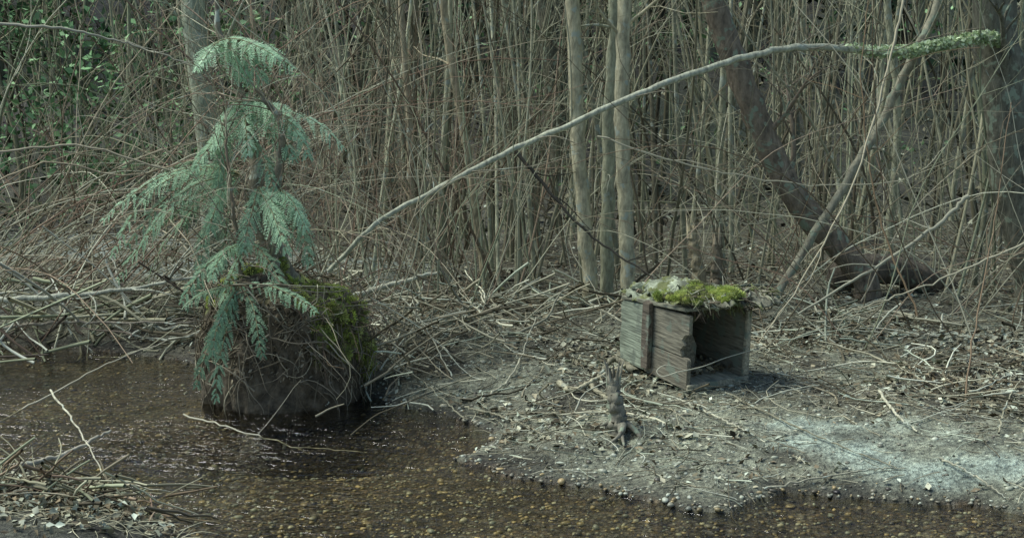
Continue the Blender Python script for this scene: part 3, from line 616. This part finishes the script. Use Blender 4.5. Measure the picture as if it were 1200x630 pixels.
for k, s in enumerate(S_): lay(s, rng.uniform(.0035, .008), pd[k]*.85, tipr=.5)
acc.build('fallen_sticks', M_bark)

# ------------------------------------------------------------------ ground litter sticks
def ground_sticks(name, x, y, L, r, cols, lift=.01, tilt=.1, cur=.12, nn=7, m=M_twig):
    N = len(x); acc = Acc(); a = rng.uniform(0, math.pi, N); z = np.maximum(H(x, y), 0)
    d = np.c_[np.cos(a), np.sin(a), np.zeros(N)]
    P = walk(np.c_[x, y, z]-d*L[:, None]/2, d, L, nn, cur); hz = np.maximum(H(P[..., 0], P[..., 1]), -.02)
    base = rng.random((N, 1))*lift; sl = rng.normal(0, tilt, (N, 1))*np.linspace(-.5, .5, nn)[None]*L[:, None]
    P[..., 2] = np.maximum(hz.mean(1, keepdims=True)*.5+hz*.5+base+sl, hz+r[:, None]*.6)
    tubes(acc, P, taper(nn, r, .5), pick(cols, N, .25), 4); return acc.build(name, m, smooth=True)
def clear_box(x, y): return ~((np.abs(x-.86) < .36) & (np.abs(y-6.75) < .40))
lc = [(.37, .34, .27), (.29, .26, .20), (.22, .19, .145), (.17, .145, .11), (.46, .44, .37), (.12, .10, .075), (.09, .075, .055), (.30, .31, .255)]
x, y = XY(12500, -100, 1300, 5.0, 12, 1.2); s = shore(x, y); k = (s > .06) & (rng.random(len(x)) > mudmask(x, y)*.8) & (rng.random(len(x)) < np.clip((y-5.2)*.9+.45, .4, 1)); x, y = x[k], y[k]
ground_sticks('twig_litter', x, y, rng.lognormal(math.log(.11), .6, len(x)), rng.uniform(.0008, .0030, len(x)), lc, .03, .15)
x, y = XY(560, 100, 1300, 6.0, 11, 1.2); s = shore(x, y); k = (s > .15) & (mudmask(x, y) < .3) & clear_box(x, y); x, y = x[k], y[k]
ground_sticks('fallen_twigs', x, y, rng.uniform(.25, .8, len(x)), rng.uniform(.002, .006, len(x)), lc, .06, .2, .16, 10)
def pile(name, px, py, sx, sy, N, Lm, lift, rr=(.003, .010), cols=lc):
    c = G(px, py); x = rng.normal(c[0], sx, N); y = rng.normal(c[1], sy, N); k = clear_box(x, y); x, y = x[k], y[k]; N = len(x)
    return ground_sticks(name, x, y, rng.lognormal(math.log(Lm), .35, N), rng.uniform(*rr, N), cols, lift, .35, .14, 9)
pile('brush_pile', 490, 410, .20, .30, 170, .36, .24, (.0025, .008))
pile('brush_pile', 90, 385, .7, .22, 150, .7, .22, (.004, .014), tan+[(.10, .08, .07), (.36, .35, .31)])
pile('brush_pile', 650, 360, .7, .3, 120, .45, .10)
pile('brush_pile', 960, 395, .6, .30, 110, .4, .06)
pile('brush_pile', 60, 590, .22, .10, 110, .30, .09, (.002, .008), tan+red+[(.09, .075, .06)])
pile('driftwood', 330, 372, .25, .15, 60, .4, .25)
acc = Acc(); lay([(20, 568, .04), (75, 562, .07), (132, 545, .12)], .013, (.30, .265, .22)); lay([(62, 515, .2), (95, 545, .12), (125, 580, .03)], .005, (.42, .38, .3)); lay([(10, 600, .03), (90, 590, .06), (200, 600, .04)], .006, (.45, .40, .32)); acc.build('fallen_sticks', M_bark)
acc = Acc(); n = 460; c = G(90, 618); x = np.r_[rng.normal(c[0], .30, n//2), rng.uniform(-2, 3, n//2)]; y = np.r_[rng.normal(c[1], .08, n//2), rng.uniform(6, 9, n//2)]
k = (shore(x, y) > .0) & clear_box(x, y); x, y = x[k], y[k]; n = len(x); a = rng.uniform(0, 6.28, n)
P = walk(np.c_[x, y, H(x, y)], np.c_[np.cos(a), np.sin(a), np.full(n, .35)], rng.uniform(.06, .22, n), 7, .05, -.13); P[..., 2] = np.maximum(P[..., 2], H(P[..., 0], P[..., 1])+.004)
tubes(acc, P, taper(7, .0014, .3), pick([(.50, .45, .34), (.40, .36, .27)], n), 3); acc.build('dry_grass', M_twig)

# ------------------------------------------------------------------ leaf litter
lcol = [(.20, .17, .125), (.28, .25, .19), (.14, .11, .08), (.34, .32, .255), (.24, .235, .185), (.42, .43, .37), (.08, .065, .05), (.17, .13, .09)]
def litterset(N, a, b, c, d, e, smin, smax, dens):
    x, y = XY(N, a, b, c, d, e); s = shore(x, y)
    cl = np.clip(.42+fbm(x*2, y*2, 88)*3.6, .06, 1)*np.clip((y-5.2)/1.3, .25, 1)*dens
    k = (s > .07) & (rng.random(len(x)) < cl) & (rng.random(len(x)) > .95*mudmask(x, y)); x, y = x[k], y[k]; n = len(x)
    leaves(acc, np.c_[x, y, H(x, y)+rng.uniform(.002, .025, n)], rng.uniform(smin, smax, n), pick(lcol, n, .28), flat=.68, fold=.4, asp=.6)
acc = Acc(); litterset(44000, -150, 1350, 5.1, 13, 1.3, .013, .042, 1); litterset(8000, 500, 1320, 5.6, 10, 1., .025, .055, 1)
n = 2600; c = G(60, 595); x = rng.normal(c[0], .35, n); y = rng.normal(c[1], .22, n); k = shore(x, y) > .02; x, y = x[k], y[k]; n = len(x)
leaves(acc, np.c_[x, y, H(x, y)+rng.uniform(.002, .03, n)], rng.uniform(.015, .045, n), pick(lcol, n, .28), flat=.6, fold=.4, asp=.6)
acc.build('leaf_litter', M_leaf, smooth=False)
x, y = XY(9000, -250, 1450, 12, 24, 1.3); n = len(x)
acc = Acc(); leaves(acc, np.c_[x, y, H(x, y)+rng.uniform(.0, .06, n)], rng.uniform(.05, .12, n), pick([(.10, .09, .065), (.15, .135, .10), (.05, .045, .035), (.24, .24, .195)], n, .25), flat=.6, fold=.35); acc.build('leaf_litter', M_leaf, smooth=False)
x, y = XY(11000, 380, 1250, 5.0, 8.); s = shore(x, y); k = (s > -.02) & (rng.random(len(x)) > mudmask(x, y)*.7); x, y = x[k], y[k]; r = rng.lognormal(math.log(.0048), .5, len(x))
acc = Acc(); stones(acc, np.c_[x, y, H(x, y)], np.minimum(r, .018), pick([(.16, .15, .12), (.25, .25, .20), (.09, .08, .06), (.33, .33, .28)], len(x), .2)); acc.build('bank_gravel', M_stone)

# ------------------------------------------------------------------ understory greenery
def bush(name, N, pxlo, pxhi, ylo, yhi, hgt, size, cols, cl=30, spread=.5, m=M_green):
    bxx, by = XY(N//cl, pxlo, pxhi, ylo, yhi); i = np.repeat(np.arange(len(bxx)), cl); n = len(i)
    bz = H(bxx, by)+rng.uniform(.1, hgt, len(bxx))
    P = np.c_[bxx[i]+rng.normal(0, spread, n), by[i]+rng.normal(0, spread, n), bz[i]+rng.normal(0, spread*.6, n)]
    acc = Acc(); leaves(acc, P, rng.uniform(size*.6, size*1.4, n), pick(cols, n, .25), flat=.4, fold=.2, asp=.55); return acc.build(name, m, smooth=False)
grn = [(.10, .17, .085), (.15, .25, .13), (.06, .10, .05), (.24, .35, .20)]
bush('salal_bush', 4400, -60, 330, 11.5, 15, 1.8, .08, grn, 30, .22, M_fargreen)
bush('salal_bush', 2200, 380, 1200, 13, 19, 2.2, .07, grn, 24, .25, M_fargreen)
bush('evergreen_understory', 20000, -300, 1500, 19, 34, 4.5, .20, [(.024, .040, .024), (.042, .064, .040), (.015, .026, .017)], 60, .9, M_fargreen)

# ------------------------------------------------------------------ light, sky, camera
sd = Vector((-.55, .10, .90)).normalized()
w = bpy.data.worlds.new('World'); scene.world = w; w.use_nodes = True; nt = w.node_tree
bg = nt.nodes['Background']; sk = nt.nodes.new('ShaderNodeTexSky'); sk.sky_type = 'NISHITA'; sk.sun_disc = False
sk.sun_elevation = math.asin(sd.z); sk.sun_rotation = math.atan2(sd.x, sd.y); nt.links.new(sk.outputs[0], bg.inputs[0]); bg.inputs[1].default_value = .15
sl = bpy.data.lights.new('sun', 'SUN'); sl.energy = 4.8; sl.angle = math.radians(34); sl.color = (1, .985, .93)
so = bpy.data.objects.new('sun', sl); scene.collection.objects.link(so); so.rotation_euler = sd.to_track_quat('Z', 'Y').to_euler()
cd = bpy.data.cameras.new('camera'); cam = bpy.data.objects.new('camera', cd); scene.collection.objects.link(cam); scene.camera = cam
cd.sensor_width = 36; cd.lens = 1648/1200*36; cd.clip_end = 1000
cam.location = (0, 0, CAMH); cam.rotation_euler = (math.pi/2-TH, 0, 0)
scene.view_settings.view_transform = 'Standard'; scene.view_settings.look = 'None'; scene.view_settings.exposure = 0
